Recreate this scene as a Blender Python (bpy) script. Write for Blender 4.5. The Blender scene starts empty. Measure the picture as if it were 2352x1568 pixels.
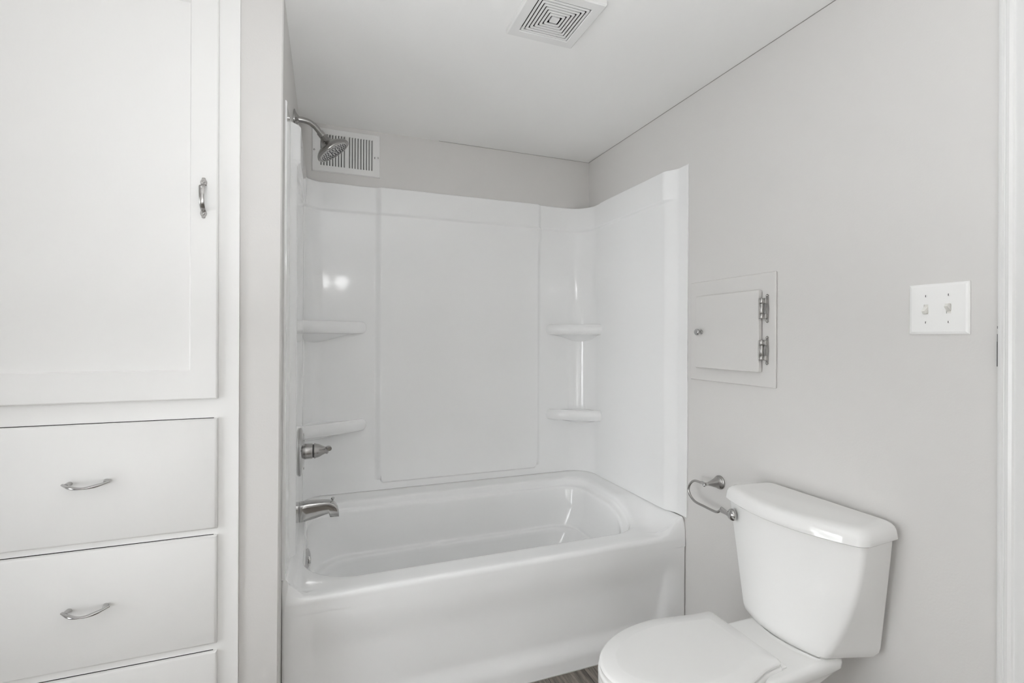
import bpy, bmesh, math
from mathutils import Vector, Matrix

sc = bpy.context.scene
COL = sc.collection
H = 1.291                      # lens height above the floor; heights below are given relative to it, then lifted by H

# ------------------------------------------------------------------ camera
YAW, ROLL, FPX, CYPX = math.radians(20.72), math.radians(0.234), 1131.1, 774.3
cam_d = bpy.data.cameras.new('camera')
cam = bpy.data.objects.new('camera', cam_d)
COL.objects.link(cam)
cam_d.sensor_fit = 'HORIZONTAL'
cam_d.sensor_width = 36.0
cam_d.lens = 36.0 * FPX / 2352.0
cam_d.shift_y = -(784.0 - CYPX) / 2352.0
cam_d.clip_start = 0.02
cam.matrix_world = Matrix.Translation((0, 0, H)) @ Matrix.Rotation(-YAW, 4, 'Z') @ Matrix.Rotation(math.pi / 2, 4, 'X') @ Matrix.Rotation(ROLL, 4, 'Z')
sc.camera = cam

# ------------------------------------------------------------------ world (overcast daylight outside the added window)
W = bpy.data.worlds.new('sky')
sc.world = W
W.use_nodes = True
nt = W.node_tree
nt.nodes.clear()
out = nt.nodes.new('ShaderNodeOutputWorld')
bg = nt.nodes.new('ShaderNodeBackground')
tc = nt.nodes.new('ShaderNodeTexCoord')
nz = nt.nodes.new('ShaderNodeTexNoise')
nz.inputs['Scale'].default_value = 5.0
nz.inputs['Detail'].default_value = 4.0
rp = nt.nodes.new('ShaderNodeValToRGB')
rp.color_ramp.elements[0].position = 0.42
rp.color_ramp.elements[0].color = (0.30, 0.32, 0.33, 1)
rp.color_ramp.elements[1].position = 0.58
rp.color_ramp.elements[1].color = (0.97, 0.99, 1.0, 1)
nt.links.new(tc.outputs['Generated'], nz.inputs['Vector'])
nt.links.new(nz.outputs['Fac'], rp.inputs['Fac'])
nt.links.new(rp.outputs['Color'], bg.inputs['Color'])
bg.inputs['Strength'].default_value = 10.3
nt.links.new(bg.outputs['Background'], out.inputs['Surface'])

WY = -1.05                     # rear wall of the room, behind the camera
# the photographer's bounced flash: a small lamp beside the camera that only strikes the rear wall and ceiling
fd = bpy.data.lights.new('bounce_flash', 'AREA')
fd.shape = 'DISK'
fd.size = 0.09
fd.energy = 20.0
fd.color = (0.96, 0.985, 1.0)
fd.spread = math.radians(150)
fo = bpy.data.objects.new('bounce_flash', fd)
COL.objects.link(fo)
fo.location = (-0.65, -0.40, H - 0.72)
fo.rotation_euler = Vector((-0.30, -0.85, 0.12)).to_track_quat('-Z', 'Y').to_euler()
# unseen window added to the left wall as a large soft source
VY0, VY1, VZ0, VZ1, VX = 0.10, 1.20, 0.25, 1.55, -1.50
pl = bpy.data.lights.new('added_window_portal', 'AREA')
pl.shape = 'RECTANGLE'
pl.size, pl.size_y = VY1 - VY0, VZ1 - VZ0
pl.cycles.is_portal = True
po = bpy.data.objects.new('added_window_portal', pl)
COL.objects.link(po)
po.location = (VX - 0.13, (VY0 + VY1) / 2, (VZ0 + VZ1) / 2)
po.rotation_euler = (math.pi / 2, 0, math.pi / 2)      # shines along +X, into the room

# second flash head, held to the left and turned up so that the ceiling there becomes the main soft source
ud = bpy.data.lights.new('ceiling_flash', 'AREA')
ud.shape = 'DISK'
ud.size = 0.12
ud.energy = 14.0
ud.color = (0.96, 0.985, 1.0)
uo = bpy.data.objects.new('ceiling_flash', ud)
COL.objects.link(uo)
uo.location = (-0.05, 0.30, H + 0.05)
uo.rotation_euler = (math.pi, 0, 0)

sc.view_settings.view_transform = 'Standard'
sc.view_settings.look = 'None'
sc.view_settings.gamma = 1.0
sc.view_settings.use_curve_mapping = False
sc.view_settings.exposure = 0.04
cy = sc.cycles
cy.max_bounces = 14
cy.diffuse_bounces = 10
cy.glossy_bounces = 6
cy.use_denoising = True
cy.sample_clamp_indirect = 20.0
cy.caustics_reflective = False
cy.caustics_refractive = False

# ------------------------------------------------------------------ materials
def mat(name, col, rough=0.5, metal=0.0, bump=0.0, bscale=60.0, stretch=(1, 1, 1), spec=0.5, coat=0.0, var=0.0, bdist=0.002):
    m = bpy.data.materials.new(name)
    m.use_nodes = True
    t = m.node_tree
    p = t.nodes['Principled BSDF']
    p.inputs['Base Color'].default_value = (*col, 1)
    p.inputs['Roughness'].default_value = rough
    p.inputs['Metallic'].default_value = metal
    p.inputs['Specular IOR Level'].default_value = spec
    p.inputs['Coat Weight'].default_value = coat
    p.inputs['Coat Roughness'].default_value = 0.05
    c = t.nodes.new('ShaderNodeTexCoord')
    mp = t.nodes.new('ShaderNodeMapping')
    mp.inputs['Scale'].default_value = stretch
    n = t.nodes.new('ShaderNodeTexNoise')
    n.inputs['Scale'].default_value = bscale
    n.inputs['Detail'].default_value = 3.0
    t.links.new(c.outputs['Object'], mp.inputs['Vector'])
    t.links.new(mp.outputs['Vector'], n.inputs['Vector'])
    if bump > 0:
        b = t.nodes.new('ShaderNodeBump')
        b.inputs['Strength'].default_value = bump
        b.inputs['Distance'].default_value = bdist
        t.links.new(n.outputs['Fac'], b.inputs['Height'])
        t.links.new(b.outputs['Normal'], p.inputs['Normal'])
    if var > 0:
        mr = t.nodes.new('ShaderNodeMapRange')
        mr.inputs['To Min'].default_value = max(0.0, rough - var)
        mr.inputs['To Max'].default_value = min(1.0, rough + var)
        t.links.new(n.outputs['Fac'], mr.inputs['Value'])
        t.links.new(mr.outputs['Result'], p.inputs['Roughness'])
    return m

M = {}
M['wall'] = mat('wall_paint', (0.668, 0.655, 0.642), 0.55, bump=0.12, bscale=180, var=0.06)
M['ceil'] = mat('ceiling_paint', (0.865, 0.862, 0.853), 0.6, bump=0.1, bscale=150, var=0.05)
M['trim'] = mat('trim_paint', (0.78, 0.778, 0.772), 0.28, bump=0.02, bscale=90)
M['cab'] = mat('cabinet_paint', (0.82, 0.816, 0.808), 0.40, bump=0.22, bscale=38, stretch=(1, 1, 0.55), var=0.06)
M['acrylic'] = mat('tub_acrylic', (0.850, 0.852, 0.853), 0.055, bump=0.008, bscale=9, spec=0.5, var=0.015)
M['china'] = mat('vitreous_china', (0.84, 0.838, 0.83), 0.08, spec=0.55, bump=0.01, bscale=8)
M['seat'] = mat('seat_plastic', (0.84, 0.838, 0.83), 0.22, bump=0.02, bscale=200)
M['chrome'] = mat('chrome', (0.52, 0.515, 0.51), 0.08, 1.0, bump=0.02, bscale=40)
M['nickel'] = mat('brushed_nickel', (0.44, 0.43, 0.42), 0.27, 1.0, bump=0.05, bscale=120, stretch=(1, 1, 12))
M['gun'] = mat('dark_nickel', (0.36, 0.35, 0.34), 0.22, 1.0, bump=0.03, bscale=120)
M['satin'] = mat('satin_chrome', (0.54, 0.535, 0.53), 0.22, 1.0, bump=0.03, bscale=120)
M['plastic'] = mat('white_plastic', (0.86, 0.858, 0.85), 0.30, bump=0.02, bscale=90)
M['almond'] = mat('toggle_plastic', (0.78, 0.77, 0.735), 0.28, bump=0.02, bscale=90)
M['grille'] = mat('white_enamel', (0.76, 0.757, 0.75), 0.35, bump=0.03, bscale=90)
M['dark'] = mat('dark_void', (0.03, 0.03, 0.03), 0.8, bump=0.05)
M['rubber'] = mat('dark_rubber', (0.04, 0.04, 0.045), 0.5, bump=0.05)
M['duct'] = mat('duct_metal', (0.05, 0.05, 0.05), 0.6, bump=0.05)
M['crack'] = mat('joint_crack', (0.30, 0.29, 0.28), 0.8, bump=0.1)
M['caulk'] = mat('grey_caulk', (0.45, 0.44, 0.43), 0.6, bump=0.1)

def floor_mat():
    m = bpy.data.materials.new('vinyl_plank')
    m.use_nodes = True
    t = m.node_tree
    p = t.nodes['Principled BSDF']
    p.inputs['Roughness'].default_value = 0.45
    c = t.nodes.new('ShaderNodeTexCoord')
    mp = t.nodes.new('ShaderNodeMapping')
    mp.inputs['Rotation'].default_value = (0, 0, math.pi / 2)
    mp.inputs['Location'].default_value = (0.33, 0.119, 0)
    br = t.nodes.new('ShaderNodeTexBrick')
    br.inputs['Scale'].default_value = 1.0
    br.inputs['Brick Width'].default_value = 1.2
    br.inputs['Row Height'].default_value = 0.152
    br.inputs['Mortar Size'].default_value = 0.0012
    br.inputs['Color1'].default_value = (0.215, 0.190, 0.168, 1)
    br.inputs['Color2'].default_value = (0.40, 0.385, 0.365, 1)
    br.inputs['Mortar'].default_value = (0.03, 0.027, 0.025, 1)
    mp2 = t.nodes.new('ShaderNodeMapping')
    mp2.inputs['Scale'].default_value = (26, 2.2, 1)
    gr = t.nodes.new('ShaderNodeTexNoise')
    gr.inputs['Scale'].default_value = 2.4
    gr.inputs['Detail'].default_value = 8
    gr.inputs['Roughness'].default_value = 0.72
    rp = t.nodes.new('ShaderNodeValToRGB')
    rp.color_ramp.elements[0].position = 0.36
    rp.color_ramp.elements[0].color = (0.22, 0.19, 0.17, 1)
    rp.color_ramp.elements[1].position = 0.66
    rp.color_ramp.elements[1].color = (0.92, 0.87, 0.80, 1)
    mx = t.nodes.new('ShaderNodeMix')
    mx.data_type = 'RGBA'
    mx.blend_type = 'MULTIPLY'
    mx.inputs[0].default_value = 0.9
    t.links.new(c.outputs['Object'], mp.inputs['Vector'])
    t.links.new(mp.outputs['Vector'], br.inputs['Vector'])
    t.links.new(c.outputs['Object'], mp2.inputs['Vector'])
    t.links.new(mp2.outputs['Vector'], gr.inputs['Vector'])
    t.links.new(gr.outputs['Fac'], rp.inputs['Fac'])
    t.links.new(br.outputs['Color'], mx.inputs[6])
    t.links.new(rp.outputs['Color'], mx.inputs[7])
    t.links.new(mx.outputs[2], p.inputs['Base Color'])
    b = t.nodes.new('ShaderNodeBump')
    b.inputs['Strength'].default_value = 0.2
    b.inputs['Distance'].default_value = 0.002
    t.links.new(gr.outputs['Fac'], b.inputs['Height'])
    t.links.new(b.outputs['Normal'], p.inputs['Normal'])
    return m
M['floor'] = floor_mat()

def lamp_mat(strength):
    m = bpy.data.materials.new('lit_opal_glass')
    m.use_nodes = True
    p = m.node_tree.nodes['Principled BSDF']
    p.inputs['Base Color'].default_value = (0.9, 0.89, 0.87, 1)
    p.inputs['Roughness'].default_value = 0.3
    p.inputs['Emission Color'].default_value = (0.98, 0.985, 1.0, 1)
    p.inputs['Emission Strength'].default_value = strength
    return m
M['lamp'] = lamp_mat(9.0)

def glass_mat():
    m = bpy.data.materials.new('window_glass')
    m.use_nodes = True
    t = m.node_tree
    t.nodes.clear()
    o = t.nodes.new('ShaderNodeOutputMaterial')
    a = t.nodes.new('ShaderNodeBsdfTransparent')
    g = t.nodes.new('ShaderNodeBsdfGlossy')
    g.inputs['Roughness'].default_value = 0.02
    f = t.nodes.new('ShaderNodeFresnel')
    x = t.nodes.new('ShaderNodeMixShader')
    t.links.new(f.outputs[0], x.inputs[0])
    t.links.new(a.outputs[0], x.inputs[1])
    t.links.new(g.outputs[0], x.inputs[2])
    t.links.new(x.outputs[0], o.inputs[0])
    return m
M['glass'] = glass_mat()

# ------------------------------------------------------------------ helpers
def tag(o, label=None, cat=None, group=None, kind=None):
    if label: o['label'] = label
    if cat: o['category'] = cat
    if group: o['group'] = group
    if kind: o['kind'] = kind
    return o

def thing(name, label, cat, loc, group=None):
    o = bpy.data.objects.new(name, None)
    o.empty_display_size = 0.05
    COL.objects.link(o)
    o.location = loc
    return tag(o, label, cat, group)

def obj(name, bm, m, parent=None, angle=40, wn=False, smooth=True, label=None, origin=None):
    """Link bm (world coordinates) as one mesh; a part keeps the origin of its thing."""
    root = parent
    while root is not None and root.parent is not None:
        root = root.parent
    off = Vector(root.location) if root is not None else Vector(origin or (0, 0, 0))
    bmesh.ops.recalc_face_normals(bm, faces=bm.faces[:])
    bm.transform(Matrix.Translation(-off))
    me = bpy.data.meshes.new(name)
    bm.to_mesh(me)
    bm.free()
    if smooth:
        me.polygons.foreach_set('use_smooth', [True] * len(me.polygons))
        me.set_sharp_from_angle(angle=math.radians(angle))
    me.materials.append(m)
    o = bpy.data.objects.new(name, me)
    COL.objects.link(o)
    if parent is not None:
        o.parent = parent
    else:
        o.location = off
    if wn:
        w = o.modifiers.new('wn', 'WEIGHTED_NORMAL')
        w.keep_sharp = True
    if label: o['label'] = label
    return o

def B():
    return bmesh.new()

def box(bm, x0, x1, y0, y1, z0, z1, bev=0.0, seg=3):
    r = bmesh.ops.create_cube(bm, size=1.0)
    vs = r['verts']
    for v in vs:
        v.co = Vector((x0 + (v.co.x + .5) * (x1 - x0), y0 + (v.co.y + .5) * (y1 - y0), z0 + (v.co.z + .5) * (z1 - z0)))
    if bev > 0:
        es = list({e for v in vs for e in v.link_edges})
        bmesh.ops.bevel(bm, geom=es, offset=bev, segments=seg, affect='EDGES', profile=0.5)
    return bm

def frame_basis(d):
    d = Vector(d).normalized()
    a = Vector((0, 0, 1)) if abs(d.z) < 0.9 else Vector((1, 0, 0))
    u = d.cross(a).normalized()
    return d, u, d.cross(u).normalized()

def lathe(bm, prof, base, axis, n=40):
    """prof: list of (distance along axis, radius)."""
    d, u, w = frame_basis(axis)
    base = Vector(base)
    rings = []
    for t, r in prof:
        if r < 1e-6:
            rings.append([bm.verts.new(base + d * t)])
        else:
            rings.append([bm.verts.new(base + d * t + (u * math.cos(2 * math.pi * k / n) + w * math.sin(2 * math.pi * k / n)) * r) for k in range(n)])
    for a, b in zip(rings, rings[1:]):
        if len(a) == 1 and len(b) == 1: continue
        for k in range(n):
            k2 = (k + 1) % n
            if len(a) == 1: bm.faces.new((a[0], b[k], b[k2]))
            elif len(b) == 1: bm.faces.new((a[k], a[k2], b[0]))
            else: bm.faces.new((a[k], a[k2], b[k2], b[k]))
    for r in (rings[0], rings[-1]):
        if len(r) > 2: bm.faces.new(r)
    return bm

def spline(pts, n):
    """Catmull-Rom through pts (tuples of any length)."""
    P = [tuple(p) for p in pts]
    P = [tuple(2 * a - b for a, b in zip(P[0], P[1]))] + P + [tuple(2 * a - b for a, b in zip(P[-1], P[-2]))]
    res = []
    for i in range(1, len(P) - 2):
        for k in range(n):
            t = k / n
            res.append(tuple(0.5 * ((2 * b) + (-a + c) * t + (2 * a - 5 * b + 4 * c - d) * t * t + (-a + 3 * b - 3 * c + d) * t ** 3)
                             for a, b, c, d in zip(P[i - 1], P[i], P[i + 1], P[i + 2])))
    res.append(P[-2])
    return res

def tube(bm, pts, rad, n=14, flat=1.0, up=None, cap=True):
    """Swept round (or flattened) bar; rad is a number or one radius per point."""
    pts = [Vector(p) for p in pts]
    if not hasattr(rad, '__len__'): rad = [rad] * len(pts)
    rings = []
    pu = None
    for i, p in enumerate(pts):
        d = (pts[min(i + 1, len(pts) - 1)] - pts[max(i - 1, 0)]).normalized()
        if up is not None:
            u = d.cross(Vector(up)).normalized()
        elif pu is None:
            _, u, _ = frame_basis(d)
        else:
            u = (pu - d * pu.dot(d)).normalized()
        pu = u
        w = d.cross(u)
        rings.append([bm.verts.new(p + (u * math.cos(2 * math.pi * k / n) + w * math.sin(2 * math.pi * k / n) * flat) * rad[i]) for k in range(n)])
    for a, b in zip(rings, rings[1:]):
        for k in range(n):
            bm.faces.new((a[k], a[(k + 1) % n], b[(k + 1) % n], b[k]))
    if cap:
        bm.faces.new(rings[0])
        bm.faces.new(rings[-1])
    return bm

def skin_loops(bm, loops, cap0=False, cap1=False, closed=True):
    vs = [[bm.verts.new(p) for p in L] for L in loops]
    n = len(vs[0])
    for a, b in zip(vs, vs[1:]):
        for k in range(n if closed else n - 1):
            bm.faces.new((a[k], a[(k + 1) % n], b[(k + 1) % n], b[k]))
    if cap0: bm.faces.new(vs[0])
    if cap1: bm.faces.new(vs[-1])
    return vs

def sstep(a, b, x):
    t = min(1.0, max(0.0, (x - a) / (b - a))) if a != b else float(x > a)
    return t * t * (3 - 2 * t)

def ico(bm, c, r, sub=3):
    bmesh.ops.create_icosphere(bm, subdivisions=sub, radius=r, matrix=Matrix.Translation(c))

# ------------------------------------------------------------------ room shell
XR, YB, XL = 1.438, 2.543, -0.1235
ZC = H + 1.024
YSTRIP = 1.605                 # end face of the wing wall beside the tub
CF = 1.595                     # face frame of the linen cabinet
CX0, CX1 = -0.965, -0.232      # cabinet sides
RX = -1.50                     # left wall of the room
T = 0.12

def slab(name, x0, x1, y0, y1, z0, z1, m):
    bm = B()
    box(bm, x0, x1, y0, y1, z0, z1)
    return tag(obj(name, bm, m, smooth=False), kind='structure')

slab('floor', RX - T, XR + T, WY - T, YB + T, -0.08, 0.0, M['floor'])
slab('wall_right', XR, XR + T, WY - T, YB + T, 0.0, ZC, M['wall'])
slab('wall_back', XL - 0.1, XR, YB, YB + T, 0.0, ZC, M['wall'])
bm = B()
for a in ((WY - T, VY0, 0, ZC), (VY1, YSTRIP + T, 0, ZC), (VY0, VY1, 0, VZ0), (VY0, VY1, VZ1, ZC)):
    box(bm, RX - T, RX, a[0], a[1], a[2], a[3])
tag(obj('wall_left', bm, M['wall'], smooth=False), kind='structure')
bm = B()
for a in ((VY0 - .07, VY0, VZ0 - .07, VZ1 + .07), (VY1, VY1 + .07, VZ0 - .07, VZ1 + .07), (VY0, VY1, VZ1, VZ1 + .07), (VY0 - .02, VY1 + .02, VZ0 - .07, VZ0)):
    box(bm, RX + .001, RX + .018, a[0], a[1], a[2], a[3], 0.003, 2)
vm = (VZ0 + VZ1) / 2
for a in ((VY0, VY0 + .04, VZ0, VZ1), (VY1 - .04, VY1, VZ0, VZ1), (VY0 + .04, VY1 - .04, VZ0, VZ0 + .04), (VY0 + .04, VY1 - .04, VZ1 - .04, VZ1), (VY0 + .04, VY1 - .04, vm - .018, vm + .018)):
    box(bm, RX - .075, RX - .035, a[0], a[1], a[2], a[3], 0.003, 2)
win = tag(obj('window_added', bm, M['trim'], wn=True), kind='structure')  # added out of view, placed and sized for the light it lets in
bm = B()
box(bm, RX - .058, RX - .053, VY0 + .03, VY1 - .03, VZ0 + .03, VZ1 - .03)
obj('pane', bm, M['glass'], win, smooth=False)
slab('wall_cabinet', RX, CX0, YSTRIP, YSTRIP + T, 0.0, ZC, M['wall'])

# ceiling with the recess of the exhaust fan cut through it
FX0, FX1, FY0, FY1 = 0.557, 0.799, 1.300, 1.543
bm = B()
fi = 0.033
for a in ((RX - T, FX0 + fi, WY - T, YB + T), (FX1 - fi, XR + T, WY - T, YB + T), (FX0 + fi, FX1 - fi, WY - T, FY0 + fi), (FX0 + fi, FX1 - fi, FY1 - fi, YB + T)):
    box(bm, *a, ZC, ZC + 0.15)
tag(obj('ceiling', bm, M['ceil'], smooth=False), kind='structure')

# wing wall: its free edge is a little out of plumb, as in the old house
bm = B()
def wing_x(z): return -0.1240 + 0.0037 * (z - H)
xs0 = CX1
v = []
for z in (0.0, ZC):
    xe = wing_x(z)
    v.append([bm.verts.new(p) for p in ((xs0, YSTRIP, z), (xe - 0.004, YSTRIP, z), (xe, YSTRIP + 0.004, z), (xe, YB, z), (xs0, YB, z))])
for k in range(5):
    bm.faces.new((v[0][k], v[0][(k + 1) % 5], v[1][(k + 1) % 5], v[1][k]))
bm.faces.new(v[0]); bm.faces.new(v[1])
tag(obj('wall_wing', bm, M['wall'], smooth=False), kind='structure')

slab('wall_rear', RX, XR, WY - T, WY, 0.0, ZC, M['wall'])

# door casing on the right wall, moulded profile
prof = [(0.0, 0.0), (0.0, 0.010), (0.003, 0.0125), (0.008, 0.0135), (0.0105, 0.0100), (0.0125, 0.0098), (0.016, 0.0155), (0.022, 0.0175),
        (0.028, 0.0162), (0.031, 0.0130), (0.034, 0.0133), (0.040, 0.0170), (0.052, 0.0185), (0.056, 0.0160), (0.060, 0.0165), (0.070, 0.0170), (0.073, 0.014), (0.074, 0.0)]
CY = 0.656
def casing(bm, fn, z0, z1):
    skin_loops(bm, [[fn(a, b, z0) for a, b in prof], [fn(a, b, z1) for a, b in prof]], True, True)
bm = B()
casing(bm, lambda a, b, z: (XR - .0005 - b, CY - a, z), 0.0, 2.285)
casing(bm, lambda a, b, z: (XR - .0005 - b, -0.22 + a, z), 0.0, 2.285)
tr = tag(obj('trim_1', bm, M['trim'], angle=30), kind='structure')
bm = B()
for z0, z1, w in ((H - .062, H - .005, .0012), (H - .005, H + .012, .0008), (H + .024, H + .030, .0007)):
    box(bm, XR - .011, XR - .001, CY - .0002, CY + w, z0, z1, 0.0003, 1)
obj('chipped_caulk', bm, M['dark'], tr, smooth=False)
bm = B()
box(bm, XR - .009, XR - .001, -0.145, CY - .075, 0.008, 2.285, 0.002, 2)
tag(obj('door_1', bm, M['trim'], wn=True), kind='structure')

# settled crack where the ceiling board meets the walls
bm = B()
box(bm, XR - .0010, XR - .0001, 0.9, YB - .001, ZC - .0024, ZC - .0002)
box(bm, 0.55, XR - .0011, YB - .0010, YB - .0001, ZC - .0018, ZC - .0002)
tag(obj('trim_3', bm, M['crack'], smooth=False), kind='structure')

# ------------------------------------------------------------------ vanity light on the rear wall (behind the camera, seen only in reflections)
t = thing('vanity_light', 'white bar lamp with three small round opal bulbs on the wall behind the viewer', 'vanity light', (-0.05, WY, H + 0.62))
bm = B()
box(bm, -0.36, 0.26, WY + .0006, WY + .030, H + 0.585, H + 0.655, 0.006, 3)
obj('back_bar', bm, M['grille'], t, wn=True)
for x in (-0.25, -0.04, 0.17):
    bm = B()
    lathe(bm, [(0.0, 0.024), (0.028, 0.024), (0.032, 0.020), (0.032, 0.0)], (x, WY + .029, H + 0.62), (0, 1, 0), 28)
    obj('socket', bm, M['grille'], t)
    bm = B()
    ico(bm, (x, WY + .132, H + 0.62), 0.075, 4)
    obj('bulb', bm, M['lamp'], t)

# ------------------------------------------------------------------ bathtub
TX0, TX1, TY0, TY1 = -0.1272, XR - 0.0015, 1.696, YB - 0.0015
tub = thing('bathtub', 'glossy white alcove bathtub with an integral apron, set between the side walls', 'bathtub', (0.66, 2.12, 0.0))

NS, NC = 26, 14
def rrect(x0, x1, y0, y1, r, zf):
    rr = r if hasattr(r, '__len__') else (r, r, r, r)      # corner radii: right-front, right-back, left-back, left-front
    pts = []
    cs = ((x1 - rr[0], y0 + rr[0], -90), (x1 - rr[1], y1 - rr[1], 0), (x0 + rr[2], y1 - rr[2], 90), (x0 + rr[3], y0 + rr[3], 180))
    for q in range(4):
        cx, cyy, a0 = cs[q]
        for k in range(NC + 1):
            a = math.radians(a0 + 90 * k / NC)
            pts.append((cx + rr[q] * math.cos(a), cyy + rr[q] * math.sin(a)))
        nx, ny, na = cs[(q + 1) % 4]
        a = math.radians(na)
        e = (nx + rr[(q + 1) % 4] * math.cos(a), ny + rr[(q + 1) % 4] * math.sin(a))
        s = pts[-1]
        for k in range(1, NS):
            f = k / NS
            f = f + 0.06 * math.sin(2 * math.pi * f) * -1
            pts.append((s[0] + (e[0] - s[0]) * f, s[1] + (e[1] - s[1]) * f))
    return [(x, y, zf(x, y) if callable(zf) else zf) for x, y in pts]

ZDF, ZDB = -0.832, -0.762
def zdeck(x, y):
    side = min(x - TX0, TX1 - x)
    if x < 0.5:
        lo = 1 - sstep(1.96, 2.30, y)
        wside = sstep(0.004, 0.050, side)
    else:
        lo = 1 - sstep(1.83, 2.06, y)
        wside = sstep(0.010, 0.105, side)
    w = max(lo * wside, 1 - sstep(1.6965, 1.708, y))
    return H + ZDB + (ZDF - ZDB) * w

loops = []
OUT = (0.006, 0.012, 0.012, 0.012)
RIM = (0.17, 0.11, 0.15, 0.20)
ri = (-0.080, 1.335, 1.792, 2.405)                        # inner edge of the flat deck
for ins, dz in ((0.0, -0.075), (0.0, -0.0215), (0.0, -0.0165), (0.0014, -0.0102), (0.0045, -0.0046), (0.0092, -0.0014), (0.018, -0.0003)):
    loops.append(rrect(TX0 + ins, TX1 - ins, TY0 + ins, TY1 - ins, OUT, (H - 0.886) if dz < -0.05 else (lambda x, y, dz=dz: zdeck(x, y) + dz)))
a = (TX0 + .018, TX1 - .018, TY0 + .018, TY1 - .018)
for f in (0.2, 0.4, 0.6, 0.8, 1.0):
    g = [a[i] + (ri[i] - a[i]) * f for i in range(4)]
    rad = [OUT[i] + (RIM[i] - OUT[i]) * f for i in range(4)]
    loops.append(rrect(*g, rad, zdeck))
def inner(ins, dz):
    return rrect(ri[0] + ins * .35, ri[1] - ins * 2.4, ri[2] + ins, ri[3] - ins, RIM, lambda x, y: zdeck(x, y) + dz)
loops += [inner(0.004, -0.0010), inner(0.0085, -0.0045), inner(0.011, -0.011), inner(0.0125, -0.024), inner(0.014, -0.031), inner(0.018, -0.0355), inner(0.0225, -0.0375), inner(0.026, -0.042), inner(0.0275, -0.052)]
LV = [(-0.905, -0.0670, 1.262, 1.822, 2.3745, (0.15, .11, .16, .20)),
      (-0.950, -0.0600, 1.245, 1.826, 2.371, (0.15, .11, .165, .20)),
      (-0.976, -0.0560, 1.232, 1.829, 2.3695, (0.15, .11, .17, .20)),
      (-0.988, -0.0535, 1.229, 1.8300, 2.3685, (0.15, .11, .17, .20)),
      (-0.9935, -0.0520, 1.228, 1.8315, 2.3670, (0.15, .11, .17, .20)),
      (-0.9965, -0.0475, 1.226, 1.8360, 2.3625, (0.15, .11, .17, .20)),
      (-0.9975, -0.0400, 1.222, 1.8435, 2.3550, (0.15, .11, .17, .19)),
      (-0.9985, -0.0300, 1.217, 1.8530, 2.3450, (0.15, .10, .17, .19)),
      (-1.0005, -0.0240, 1.213, 1.8590, 2.3390, (0.15, .10, .17, .18)),
      (-1.0060, -0.0200, 1.209, 1.8630, 2.3350, (0.15, .10, .17, .18)),
      (-1.0200, -0.0170, 1.202, 1.8650, 2.3330, (0.15, .10, .17, .18)),
      (-1.100, -0.004, 1.165, 1.868, 2.331, (0.14, .10, .16, .17)),
      (-1.180, 0.010, 1.115, 1.878, 2.322, (0.13, .10, .15, .16)),
      (-1.208, 0.022, 1.095, 1.890, 2.312, (0.12, .09, .14, .15)),
      (-1.222, 0.045, 1.070, 1.912, 2.300, (0.11, .08, .13, .14)),
      (-1.226, 0.090, 1.030, 1.950, 2.260, (0.10, .07, .11, .11))]
for z, x0, x1, y0, y1, r in LV:
    loops.append(rrect(x0, x1, y0, y1, r, H + z))
bm = B()
skin_loops(bm, loops, False, True)
obj('tub_shell', bm, M['acrylic'], tub, angle=75)

# apron: a shallow scooped panel with soft borders and a toe band
bm = B()
NX, NZ = 110, 70
grid = []
XS = [TX0 + (TX1 - TX0) * i / NX for i in range(NX + 1)]
for k_, e_ in enumerate((0.0, .0006, .002, .0045, .008, .012)):
    XS[k_] = TX0 + e_
    XS[NX - k_] = TX1 - e_
for j in range(NZ + 1):
    z = H - 0.8855 + (0.001 - (H - 0.8855)) * j / NZ
    zr = z - H
    row = []
    for i in range(NX + 1):
        x = XS[i]
        xr = 1.395 + (zr + 0.86) * 0.22                  # right border of the scoop leans in downwards
        mk = sstep(-0.115, -0.070, x) * (1 - sstep(xr - 0.035, xr + 0.012, x)) 
        bot = sstep(-1.247, -1.170, zr)
        top = 1 - sstep(-1.04, -0.900, zr)
        y = TY0 + 0.016 * mk * bot * top
        rr = min(x - TX0, TX1 - x)
        if rr < 0.012: y += 0.012 - math.sqrt(max(0.0, 0.012 ** 2 - (0.012 - rr) ** 2))
        row.append(bm.verts.new((x, y, z)))
    grid.append(row)
for j in range(NZ):
    for i in range(NX):
        bm.faces.new((grid[j][i], grid[j][i + 1], grid[j + 1][i + 1], grid[j + 1][i]))
obj('apron', bm, M['acrylic'], tub, angle=80)

# overflow plate on the drain end of the basin
bm = B()
ax = (1, -0.22, 0.15)
lathe(bm, [(-0.002, 0.037), (0.002, 0.037), (0.005, 0.034), (0.0075, 0.024), (0.009, 0.012), (0.0095, 0.0)], (-0.0655, 2.12, H - 0.882), ax, 40)
ov = obj('overflow_plate', bm, M['chrome'], tub, label='chrome overflow plate')
bm = B()
tube(bm, [(-0.0605, 2.118, H - 0.872), (-0.0560, 2.110, H - 0.880), (-0.0560, 2.107, H - 0.898)], [0.0036, 0.0042, 0.0046], 12)
obj('trip_lever', bm, M['chrome'], ov)
bm = B()
lathe(bm, [(-0.003, 0.036), (0.001, 0.036), (0.003, 0.03), (0.003, 0.012), (0.008, 0.011), (0.009, 0.0)], (0.16, 2.10, H - 1.2255), (0, 0, 1), 36)
obj('drain', bm, M['chrome'], tub, label='chrome drain fitting')

# caulk line between apron and floor
bm = B()
box(bm, TX0 + .002, TX1 - .002, TY0 - 0.0022, TY0 + 0.004, 0.0002, 0.0022)
tag(obj('trim_2', bm, M['caulk'], smooth=False), kind='structure')

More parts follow.
